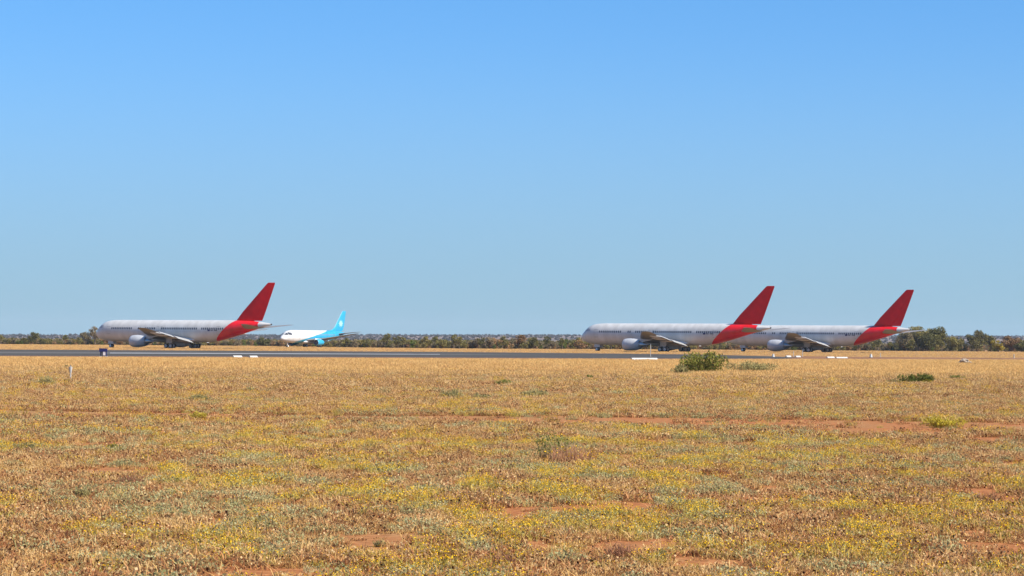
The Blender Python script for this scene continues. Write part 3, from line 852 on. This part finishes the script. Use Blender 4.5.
# -- meshes of single tufts
def blades(n, rad, h, wid, lean=.6, upright=.5, segs=2):
    vs, fs = [], []
    for _ in range(n):
        a = rng.random() * 6.283; r = rad * math.sqrt(rng.random())
        p = np.array([math.cos(a) * r, math.sin(a) * r, -.01])
        d = rng.random() * 6.283
        tip = np.array([math.cos(d), math.sin(d), 0]) * h * lean * rng.random()
        hh = h * (.45 + .65 * rng.random()) * (upright + (1 - upright) * rng.random())
        s = rng.random() * 6.283
        sd = np.array([math.cos(s), math.sin(s), 0]) * wid * .5 * (.6 + .8 * rng.random())
        m = p + tip * .35 + np.array([0, 0, hh * .62]); e = p + tip + np.array([0, 0, hh])
        k = len(vs)
        vs += [p - sd, p + sd, m + sd * .8, m - sd * .8, e]
        fs += [(k, k + 1, k + 2, k + 3), (k + 3, k + 2, k + 4)]
    return vs, fs
def dots(n, rad, z0, z1, size):
    vs, fs = [], []
    for _ in range(n):
        a = rng.random() * 6.283; r = rad * math.sqrt(rng.random())
        p = np.array([math.cos(a) * r, math.sin(a) * r, z0 + (z1 - z0) * rng.random() * (1 - .4 * r / rad)])
        u = rng.normal(size=3); u /= np.linalg.norm(u); v = np.cross(u, rng.normal(size=3)); v /= np.linalg.norm(v)
        s = size * (.6 + .7 * rng.random()); k = len(vs)
        vs += [p - u * s, p - v * s, p + u * s, p + v * s]; fs.append((k, k + 1, k + 2, k + 3))
    return vs, fs
M_STRAW = foliage('straw_blades', [(0.32, 0.16, 0.055), (0.56, 0.345, 0.125), (0.73, 0.525, 0.245)], .3)
M_GOLD = foliage('golden_straw_blades', [(0.49, 0.27, 0.088), (0.68, 0.42, 0.155), (0.79, 0.56, 0.25)], .3)
M_RUST = foliage('rusty_dry_stems', [(0.13, 0.048, 0.024), (0.43, 0.185, 0.078), (0.60, 0.33, 0.15)], .25)
M_FORB = foliage('grey_green_forb', [(0.22, 0.205, 0.085), (0.35, 0.325, 0.155), (0.48, 0.445, 0.25)], .25)
M_STEM = foliage('yellow_green_stems', [(0.29, 0.225, 0.05), (0.45, 0.345, 0.08), (0.57, 0.43, 0.12)], .3)
M_FLOWER = foliage('yellow_flowers', [(0.66, 0.36, 0.012), (0.76, 0.46, 0.02), (0.82, 0.55, 0.05)], .25)
M_SEED = foliage('pale_seed_heads', [(0.36, 0.21, 0.09), (0.48, 0.31, 0.15), (0.60, 0.43, 0.23)], .2)
M_DEAD = foliage('dead_dark_litter', [(0.055, 0.027, 0.016), (0.11, 0.05, 0.028), (0.18, 0.085, 0.046)], .1)
def multi(name, parts):
    mb = MB(); mats = []
    for i, ((vs, fs), m) in enumerate(parts):
        mb.add(vs, fs, False, i); mats.append(m)
    return mb.mesh(name, mats)
V = 6
m_straw = [multi('straw_tuft', [(blades(40, .15, .155, .011, 1.3), M_STRAW), (dots(16, .18, .03, .15, .011), M_SEED), (dots(8, .18, .0, .06, .014), M_DEAD)]) for _ in range(V)]
m_rust = [multi('rusty_tuft', [(blades(56, .19, .125, .012, 2.0, .3), M_RUST), (blades(16, .2, .16, .010, 1.2, .4), M_STRAW), (dots(16, .2, .02, .12, .012), M_SEED), (dots(26, .2, .0, .09, .014), M_DEAD)]) for _ in range(V)]
m_litter = [multi('flattened_straw', [(blades(60, .24, .07, .012, 2.6, .3), M_STRAW), (blades(30, .24, .06, .012, 2.4, .3), M_RUST), (dots(14, .24, .0, .05, .013), M_SEED), (dots(12, .24, .0, .04, .015), M_DEAD)]) for _ in range(V)]
m_forb = [multi('forb', [(dots(120, .15, .0, .12, .010), M_FORB), (blades(30, .14, .14, .008, .9), M_FORB), (blades(14, .14, .14, .010, 1.2), M_STRAW), (dots(5, .15, .0, .05, .014), M_DEAD)]) for _ in range(V)]
m_flower = [multi('yellow_everlasting', [(blades(44, .15, .15, .010, 1.1), M_STEM), (dots(22, .13, .0, .10, .011), M_FORB), (dots(34, .17, .07, .17, .0068), M_FLOWER), (dots(6, .16, .0, .05, .013), M_DEAD)]) for _ in range(V)]
m_far = [multi('far_straw', [(blades(80, .55, .30, .022, .8), M_GOLD), (blades(10, .55, .22, .02, 1.2), M_RUST)]) for _ in range(V)]
m_farr = [multi('far_rusty', [(blades(70, .55, .22, .024, 1.2, .3), M_RUST), (blades(45, .5, .26, .02, .8), M_GOLD), (dots(18, .5, .0, .1, .03), M_DEAD)]) for _ in range(V)]

# -- where they grow
HALF = .235                                        # half width of the view per metre, with room to step aside
def field(d0, d1, dens):
    """uniform random points in the wedge between two distances"""
    M = 8.0                                        # metres of cover beyond the view on either side
    g = np.linspace(d0, d1, 400)
    cdf = HALF * (g * g - d0 * d0) + 2 * M * (g - d0)
    n = int(cdf[-1] * dens)
    y = np.interp(rng.random(n) * cdf[-1], cdf, g)
    x = (rng.random(n) * 2 - 1) * (HALF * y + M)
    return x, y
TRK = 75.5
def track_dist(x, y):                              # bare red wheel track across the field
    return y - (TRK - x * .2 + 2.0 * (vnoise(x / 14, y * 0, 4) - .5))
def keep(x, y, p):
    return rng.random(len(x)) < p
def put(name, sets, meshes, label):
    xs = np.concatenate([s[0] for s in sets]); ys_ = np.concatenate([s[1] for s in sets]); sc = np.concatenate([s[2] for s in sets])
    scatter(name, np.stack([xs, ys_, np.zeros(len(xs))], 1), sc, meshes, label=label)
    print(name, len(xs))
def bare(x, y):
    """1 in bare red patches"""
    b = fbm(x / 2.0, y / 3.5, 21, 3)
    r = np.clip((b - .70) / .04, 0, 1) * (y < 140)
    for px, py, rx, ry in ((385, 542, .6, 1.3), (545, 546, .3, .9), (1005, 549, .7, 1.1), (285, 576, 1.0, 1.0), (1010, 441, 1.2, 2.4), (720, 478, .5, 1.4), (880, 433, 2.0, 2.4)):
        c = G(px, py)
        d = ((x - c.x) / rx) ** 2 + ((y - c.y) / ry) ** 2 + (b - .5) * 2.2
        r = np.maximum(r, np.clip((1.1 - d) / .3, 0, 1))
    return r
def fields(x, y):
    fl = .72 * fbm(x / .95, y / 2.0, 31, 3) + .28 * fbm(x / 6, y / 12, 33, 3)              # yellow flowers
    fo = .65 * fbm(x / .9, y / 1.8, 41, 3) + .35 * fbm(x / 5, y / 11, 43, 3)              # grey-green forbs
    ru = .6 * fbm(x / 1.4, y / 3.0, 51, 4) + .4 * fbm(x / 8, y / 16, 53, 3)              # rusty grass
    return fl, fo, ru
def zone(y):                                       # flowers and forbs are thick from 30 to 80 m, thin out behind
    return np.interp(y, [20, 27, 34, 55, 75, 95, 130, 180], [.5, .6, 1, 1, .75, .5, .28, .1])
def build_cover():
    out = {k: [] for k in ('straw', 'rust', 'litter', 'forb', 'flower')}
    for d0, d1, dens, s0 in ((19, 60, 42, 1.0), (60, 110, 24, 1.25), (110, 190, 11, 1.7)):
        x, y = field(d0, d1, dens)
        fl, fo, ru = fields(x, y); z = zone(y)
        open_ = (1 - .93 * bare(x, y)) * np.where(np.abs(track_dist(x, y)) < 1.5 + 4.2 * vnoise(x / 6, y / 30, 6) * np.clip(1.0 + x / 60, .8, 1.15), .05, 1)
        u = rng.random(len(x))
        pf = np.clip((fl - .505) * 5.5, 0.015, .55) * z * .85
        pg = np.clip((fo - .525) * 5.0, 0.02, .38) * (.15 + .85 * z)
        pr = np.clip((ru - .34) * 3.6, .12, .75)
        ok = rng.random(len(x)) < open_
        typ = np.where(u < pf, 0, np.where(u < pf + pg, 1, np.where(u < pf + pg + pr, 2, np.where(rng.random(len(x)) < np.interp(y, [20, 110, 190], [.45, .35, .15]), 3, 4))))
        sc = s0 * (.45 + .95 * rng.random(len(x)) ** 1.7)
        for i, k in enumerate(('flower', 'forb', 'rust', 'litter', 'straw')):
            m = ok & (typ == i)
            out[k].append((x[m], y[m], sc[m] * (1.0 if k != 'straw' else np.interp(y[m], [20, 60, 120], [.8, .8, 1.0]))))
    put('dry_straw_grass', out['straw'], m_straw, 'dry straw-coloured grass tufts in the foreground field')
    put('rusty_dry_grass', out['rust'], m_rust, 'rust-brown dry grass tufts in the foreground field')
    put('flattened_dry_litter', out['litter'], m_litter, 'flattened dry stems lying between the tufts')
    put('grey_green_ground_cover', out['forb'], m_forb, 'low grey-green leafy ground cover in the foreground')
    put('yellow_wildflowers', out['flower'], m_flower, 'yellow wildflowers in drifts over the foreground field')
    # behind: taller pale grass up to the runway
    x, y = field(165, 400, 2.6)
    near = np.interp(x / y, [-.25, -.2, 0, .07, .12, .25], [304, 309, 332, 346, 368, 398])
    m = (y < near - 7.0 + 9 * (fbm(x / 6, y / 9, 91) - .45)) & keep(x, y, np.clip(1.4 - .5 * bare(x, y), 0, 1))
    x, y = x[m], y[m]
    ru = fbm(x / 9, y / 28, 61, 4)
    r = rng.random(len(x)) < np.clip((ru - .42) * 4, .04, .75) * np.interp(y, [165, 240, 320], [1, .8, .25])
    sc = .75 + .55 * rng.random(len(x))
    sc = sc * np.interp(np.interp(x / y, [-.25, -.2, 0, .07, .12, .25], [304, 309, 332, 346, 368, 398]) - 6 - y, [0, 30], [.42, 1.0])
    put('pale_field_grass', [(x[~r], y[~r], sc[~r])], m_far, 'pale golden grass between the field and the runway')
    put('rusty_field_grass', [(x[r], y[r], sc[r])], m_farr, 'rusty patches of grass short of the runway')
    # verge beyond the runway, in front of the aircraft and the scrub
    x, y = field(440, 890, .22)
    far = np.interp(x / y, [-.25, -.2, 0, .07, .12, .25], [488, 492, 522, 482, 440, 440]) 
    m = (y > far + 6) & (y < np.interp(512 + x / y * F, [0, 250, 300, 360, 470, 580, 700, 1024], [885, 862, 845, 765, 738, 765, 800, 806]) + 20)
    put('far_verge_grass', [(x[m], y[m], (.35 + .25 * rng.random(m.sum())))], m_far, 'bright dry grass beyond the runway')
build_cover()

# far scrub on the plain and hills behind the tree line
near_src = [tree_meshes(k, f, h, w, 60, .30)[1] for k, f, h, w in (('olive', 'round', 3.0, 4.2), ('grey', 'shrub', 2.4, 4.4), ('brown', 'shrub', 2.2, 4.2), ('grey', 'round', 2.8, 4.0), ('dark', 'shrub', 2.2, 3.6), ('brown', 'round', 2.6, 3.6))]
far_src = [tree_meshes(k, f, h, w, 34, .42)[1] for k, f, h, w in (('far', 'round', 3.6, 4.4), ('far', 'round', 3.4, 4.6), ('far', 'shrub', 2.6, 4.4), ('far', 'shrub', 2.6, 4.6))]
n = 7500
u = (rng.random(n) * 2 - 1) * .25
px = 512 + u * F
d0 = np.interp(px, [0, 250, 300, 360, 470, 580, 700, 1024], [885, 862, 845, 765, 738, 765, 800, 806]) + 26
y = d0 + (1750 - d0) * rng.random(n) ** 2.2
x = u * y
m = fbm(x / 60, y / 120, 75) > np.interp(y, [760, 1000, 1700], [.22, .30, .40])
m &= ~((px > 953) & (y < 1250) & (rng.random(n) < .85))
x, y = x[m], y[m]
scatter('near_scrub', np.stack([x, y, np.where(y > 1300, hill_h(x, y), 0) - .25], 1), (.45 + .5 * rng.random(len(x))) * np.interp(x / y, [-.2, -.05, 0, .1, .2], [.78, .9, 1, .95, .8]), near_src, label='olive and brown scrub massed behind the first line of trees')
n = 11000
y = 1700 + 3100 * rng.random(n) ** .85
x = (rng.random(n) * 2 - 1) * .25 * y
m = fbm(x / 160, y / 300, 71) > np.interp(y, [1700, 2400, 4600], [.36, .43, .52])
x, y = x[m], y[m]
scatter('far_scrub', np.stack([x, y, hill_h(x, y) - .3], 1), (.35 + .6 * rng.random(len(x)) ** 2) * np.interp(y, [1700, 3000, 4400], [1.0, 1.15, .8]), far_src, label='haze-grey scrub dotted over the far hills')

# ------------------------------------------------------------------ shrubs in the field
def shrub_px(px, base, w_px, h_px, kind, label, per=1500, size=.035, stems=None, squash=.55, group=None):
    """low shrub standing where its base row meets the ground"""
    p = G(px, base)
    s = p.y / F
    w, h = w_px * s, h_px * s
    o = empty('shrub', p)
    st = MB(); cl = []
    nb = 17
    for k in range(nb):
        a = 6.283 * (k + rng.random()) / nb
        rr = w * .5 * (.15 + .7 * rng.random())
        zz = h * (.35 + .55 * rng.random()) * (1 - .40 * (rr / (w * .5)) ** 2)
        e = Vector((math.cos(a) * rr, math.sin(a) * rr * squash, zz))
        st.tube((e.x * .15, e.y * .15, -.02), e, .012 * h + .004, .004, 5, False)
        c = .155 * w * (.6 + .8 * rng.random())
        cl.append((tuple(e), (c, c * squash * 1.4, min(c * .75, h * .33))))
        if k % 2: cl.append(((e.x * .6, e.y * .6, zz * .5), (c * .9, c * .7, h * .28)))
    vs, fs = [], []
    area = sum(c[1][0] * c[1][2] for c in cl)
    for c, r in cl:
        nn = int(per * r[0] * r[2] / area)
        for _ in range(nn):
            d = rng.normal(size=3); d /= np.linalg.norm(d)
            q = np.array(c) + d * np.array(r) * rng.random() ** .4
            if q[2] < .01: q[2] = .02
            a = rng.normal(size=3) + np.array([0, 0, .8]); a /= np.linalg.norm(a)
            b = np.cross(a, rng.normal(size=3)); b /= np.linalg.norm(b) + 1e-9
            l = size * (.6 + .9 * rng.random()); k = len(vs)
            vs += [q - a * l, q + b * l * .3, q + a * l, q - b * l * .3]; fs.append((k, k + 1, k + 2, k + 3))
    bv, bf = blades(int(20 + w_px * 3), w * .36, h * 1.08, size * .3, .8, .35)
    k = len(vs); vs += [(v[0], v[1] * squash, v[2]) for v in bv]; fs += [tuple(i + k for i in f) for f in bf]
    st.build('stem', M_BARK, o)
    MB().add(vs, fs).build('foliage', FIELD_FOL[kind], o)
    return tag(o, label, 'shrub', group)
FIELD_FOL = {
    'bright': foliage('bright_bush_leaves', [(0.155, 0.155, 0.031), (0.236, 0.227, 0.052), (0.340, 0.308, 0.092)]),
    'deep': foliage('deep_green_leaves', [(0.089, 0.108, 0.024), (0.163, 0.177, 0.044), (0.267, 0.253, 0.073)]),
    'dusty': foliage('dusty_green_leaves', [(0.209, 0.187, 0.077), (0.308, 0.264, 0.110), (0.407, 0.341, 0.165)]),
    'rust': foliage('rust_twigs', [(0.242, 0.110, 0.066), (0.374, 0.187, 0.105), (0.495, 0.286, 0.154)]),
    'yellow': foliage('yellow_green_bush', [(0.330, 0.264, 0.033), (0.440, 0.352, 0.044), (0.550, 0.440, 0.077)]),
}
SHR = [
    (705, 374.0, 56, 23, 'bright', 'large straggly bright green bush in front of the middle jet tail', 1900, .12),
    (681, 375.5, 24, 10, 'dusty', 'low brownish bush at the left foot of the large straggly bush', 700, .09),
    (752, 372.5, 62, 12, 'dusty', 'low dusty bush spreading right of the large bright bush', 2000, .08),
    (917, 385.0, 38, 12, 'deep', 'dark green mounded shrub in the right of the field', 2600, .06),
    (893, 385.0, 16, 6, 'dusty', 'small dusty tuft left of the dark mounded shrub', 500, .06),
    (957, 380.5, 18, 5, 'deep', 'small dark shrub right of the dark mounded shrub', 600, .06),
    (589, 380.0, 9, 6, 'deep', 'tiny dark green shrub left of the large bright bush', 400, .06),
    (504, 385.5, 20, 6, 'deep', 'small flat dark shrub in mid field, upper of three', 600, .05),
    (534, 398.0, 34, 9, 'dusty', 'low spreading olive clump in mid field', 1300, .045),
    (452, 399.0, 26, 9, 'dusty', 'olive clump in mid field, left of the low spreading clump', 900, .045),
    (482, 400.5, 20, 8, 'dusty', 'round olive clump between two wider clumps in mid field', 800, .045),
    (47, 387.0, 22, 11, 'dusty', 'grey-olive bush left of the white post', 600, .05),
    (66, 369.0, 7, 4, 'dusty', 'tiny olive tuft just behind the white post', 250, .08),
    (944, 428.0, 44, 11, 'yellow', 'yellow flowering clump on the red track at right', 1500, .03),
    (197, 420.0, 20, 9, 'yellow', 'yellow flowering clump on the red track at left', 700, .03),
    (160, 383.0, 18, 5, 'dusty', 'flat olive clump right of the white post', 500, .05),
    (200, 402.0, 28, 7, 'dusty', 'wide olive clump below the left jet tail', 800, .04),
    (250, 393.0, 16, 5, 'dusty', 'small olive clump below the left jet tail', 400, .05),
    (82, 499.0, 20, 13, 'dusty', 'small olive herb cushion in the lower left foreground', 700, .016),
    (662, 560.0, 22, 10, 'dusty', 'olive herb by bare soil at the lower edge', 500, .014),
    (112, 451.0, 18, 8, 'deep', 'dark tuft at mid left of the foreground', 380, .02),
    (25, 452.0, 32, 11, 'dusty', 'grey-olive bush at the left edge of the foreground', 700, .022),
    (380, 547.0, 16, 8, 'dusty', 'pale olive herb beside the bare soil patch', 260, .014),
]
for s_ in SHR:
    shrub_px(*s_)
def twig_bush(px, base, w_px, h_px, n, mat, label, leaf=None):
    p = G(px, base); s = p.y / F
    o = empty('shrub', p)
    vs, fs = blades(n, w_px * s * .36, h_px * s, .012, .75, .55)
    MB().add([(v[0], v[1] * .7, v[2]) for v in vs], fs).build('stem', mat, o)
    if leaf:
        vs, fs = dots(leaf[0], w_px * s * .42, h_px * s * .2, h_px * s * .95, .016)
        MB().add(vs, fs).build('foliage', leaf[1], o)
    return tag(o, label, 'shrub')
twig_bush(572, 463, 66, 24, 420, FIELD_FOL['rust'], 'wide rust-brown twiggy bush in the foreground centre', (120, M_FLOWER))
twig_bush(552, 460, 40, 33, 90, FIELD_FOL['dusty'], 'green sprigs rising out of the rust-brown twiggy bush', (480, FIELD_FOL['deep']))
twig_bush(130, 487, 40, 16, 330, FIELD_FOL['rust'], 'rust-brown twiggy tuft at left beside an olive cushion')
twig_bush(440, 505, 30, 15, 240, FIELD_FOL['rust'], 'rust-brown twiggy tuft left of the foreground centre')
twig_bush(620, 560, 34, 22, 260, FIELD_FOL['rust'], 'rust-brown twiggy tuft at the lower edge right of centre')
twig_bush(505, 568, 30, 20, 240, FIELD_FOL['rust'], 'rust-brown twiggy tuft at the lower edge near the centre')
twig_bush(985, 505, 34, 16, 240, FIELD_FOL['rust'], 'rust-brown twiggy tuft near the right edge of the foreground')

# ------------------------------------------------------------------ airfield furniture
M_MARK = plain('white_marker_paint', (0.42, 0.415, 0.40), 0.6, noise=.12, nscale=3)
M_POST = plain('dull_white_post', (0.42, 0.39, 0.36), 0.7, noise=.2, nscale=4)
M_CONC = plain('concrete_base', (0.42, 0.38, 0.33), 0.9)
def gable_marker(px0, px1, base, h, label, group='white gable markers along the runway'):
    a, b = G(px0, base), G(px1, base)
    c = (a + b) / 2
    L = (b - a).length
    o = empty('gable_marker', c, math.atan2(b.y - a.y, b.x - a.x))
    w = h * 1.0
    t = .025
    for s in (-1, 1):
        m = MB()
        m.add([(-L / 2, s * w, 0), (L / 2, s * w, 0), (L / 2, s * .012, h), (-L / 2, s * .012, h), (-L / 2, s * (w - t * 1.5), 0), (L / 2, s * (w - t * 1.5), 0), (L / 2, s * .004, h - t * 1.5), (-L / 2, s * .004, h - t * 1.5)],
              [(0, 1, 2, 3), (7, 6, 5, 4), (0, 4, 5, 1), (1, 5, 6, 2), (3, 2, 6, 7), (0, 3, 7, 4)])
        m.build('sheet', M_MARK, o)
    for x in (-L / 2 + .03, L / 2 - .03):
        MB().add([(x - .015, -w * .95, 0), (x - .015, w * .95, 0), (x - .015, 0, h * .95), (x + .015, -w * .95, 0), (x + .015, w * .95, 0), (x + .015, 0, h * .95)], [(0, 2, 1), (3, 4, 5), (0, 1, 4, 3), (1, 2, 5, 4), (2, 0, 3, 5)]).build('end_plate', M_MARK, o)
    return tag(o, label, 'marker', group)
gable_marker(233.0, 241.5, 357.4, .24, 'left of two short white markers below the left jet tail')
gable_marker(249.5, 257.0, 357.6, .24, 'right of two short white markers below the left jet tail')
gable_marker(631.5, 657.0, 361.2, .40, 'long white gable marker on the near runway edge below the middle jet')
gable_marker(827.0, 834.0, 358.0, .22, 'short white marker below the far right jet main gear')
gable_marker(836.0, 847.0, 358.2, .20, 'longer white marker just right of a short one below the far right jet')
gable_marker(786.0, 790.5, 357.0, .24, 'stubby white marker below the far right jet engine')
gable_marker(795.5, 800.0, 357.2, .24, 'stubby white marker right of the thin post below the far right jet engine')
def thin_post(px, top, base, r, label, cap=None):
    p = G(px, base); h = (base - top) * p.y / F
    o = empty('marker_post', p)
    MB().tube((0, 0, -.05), (0, 0, h), r, r * .95, 8).build('post', M_POST, o)
    MB().tube((0, 0, -.02), (0, 0, .07), r * 2.2, r * 2.0, 8).build('footing', M_CONC, o)
    if cap: cap(o, h)
    return tag(o, label, 'post')
thin_post(650.5, 344, 356.5, .05, 'tall thin pale post in front of the middle jet wing')
thin_post(793.5, 351.0, 356.6, .05, 'thin pale post left of a stubby white marker under the far right jet')
thin_post(802.5, 350.0, 356.6, .05, 'thin pale post under the far right jet wing')
thin_post(880.5, 353.0, 357.0, .06, 'short thin post right of the white drum marker')
thin_post(1014.0, 354.0, 358.0, .08, 'short white post near the right edge by the dirt track')
def post_head(o, h):
    MB().tube((0, 0, h - .32), (0, 0, h - .02), .05, .10, 10).build('reflector', M_MARK, o)
    MB().box((0, 0, h + .03), (.05, .05, .10)).build('cap', M_STAB, o)
thin_post(70.5, 366.5, 381.0, .042, 'leaning white marker post with wider head in the left field', post_head)
def drum(px, base, w_px, h_px, label):
    p = G(px, base); s = p.y / F
    w, h = w_px * s, h_px * s
    o = empty('cone_marker', p)
    MB().loft([[(r * w / 2 * math.cos(2 * math.pi * k / 12), r * w / 2 * math.sin(2 * math.pi * k / 12), z * h) for k in range(12)] for r, z in ((1, 0), (.92, .1), (.62, .75), (.45, 1))]).build('cone', M_MARK, o)
    MB().loft([[(r * w / 2 * math.cos(2 * math.pi * k / 12), r * w / 2 * math.sin(2 * math.pi * k / 12), z * h) for k in range(12)] for r, z in ((1.25, 0), (1.25, .08), (1.0, .09))]).build('base', M_DARK, o)
    return tag(o, label, 'marker')
drum(871.0, 357.6, 3.4, 3.6, 'white cone marker below the far right jet tail')
drum(773.3, 357.2, 3.2, 3.4, 'white cone marker left of the far right jet engine')
# navy box on pale legs at the runway edge
p = G(103.2, 357.0); s = p.y / F
o = empty('equipment_box', p)
MB().box((0, 0, 6.9 * s), (7.9 * s, .35, 3.0 * s)).build('sign_box', M_NAVY, o)
MB().box((0, .0, 8.5 * s), (8.3 * s, .40, .25 * s)).build('lid', M_NAVY, o)
MB().box((1.0 * s, -.04, 3.6 * s), (2.2 * s, .20, 3.7 * s)).build('panel', M_PALE, o)
MB().box((-1.2 * s, .02, 3.4 * s), (2.0 * s, .22, 4.0 * s)).build('cabinet', M_COVER, o)
for x in (-2.6, 3.0): MB().tube((x * s, 0, 0), (x * s, 0, 5.5 * s), .06, .06, 8).build('leg', M_NAVY, o)
for x in (-2.6, 3.0): MB().box((x * s, 0, .04), (.3, .3, .12)).build('footing', M_CONC, o)
tag(o, 'dark navy equipment box on legs at the runway edge below the left jet nose', 'equipment box')
# pile of pale rubble by the track
p = G(965, 364.6); s = p.y / F
o = empty('rubble_pile', p)
M_RUB = plain('pale_rubble', (0.36, 0.29, 0.22), 0.95, noise=.3)
for i in range(26):
    a, rr = rng.random() * 6.283, rng.random() ** .6
    x, y = math.cos(a) * rr * 6.0 * s, math.sin(a) * rr * 3.0 * s
    top = (1 - rr) * 5.2 * s + 1.2 * s
    q = rng.random(3) * .5 + .5
    m = MB(); n_ = 7
    r0 = (1.5 + .8 * rng.random()) * s
    rings = []
    for u in (-.9, -.35, .35, .9):
        k_ = math.sqrt(max(.05, 1 - u * u))
        rings.append([(r0 * k_ * q[0] * math.cos(2 * math.pi * k / n_) * (.8 + .4 * rng.random()), r0 * k_ * q[1] * math.sin(2 * math.pi * k / n_) * (.8 + .4 * rng.random()), u * r0 * .75 * q[2]) for k in range(n_)])
    m.loft(rings, smooth=False).build('stone', M_RUB, o, (x, y, top + r0 * .2))
tag(o, 'low pile of pale rubble beside the dirt track at right', 'rubble')

# ------------------------------------------------------------------ haze: thin even air round the whole place
hm = bpy.data.materials.new('thin_haze'); hm.use_nodes = True
ht = hm.node_tree; ht.nodes.clear()
ho = ht.nodes.new('ShaderNodeOutputMaterial'); hvn = ht.nodes.new('ShaderNodeVolumePrincipled')
hvn.inputs['Color'].default_value = (0.72, 0.84, 1.0, 1)
hvn.inputs['Density'].default_value = 4.6e-5
ht.links.new(hvn.outputs[0], ho.inputs['Volume'])
hz = MB().box((0, 3325, 24), (5240, 7000, 50)).build('haze', hm)
tag(hz, 'thin pale haze over the airfield and hills', None, None, 'stuff')
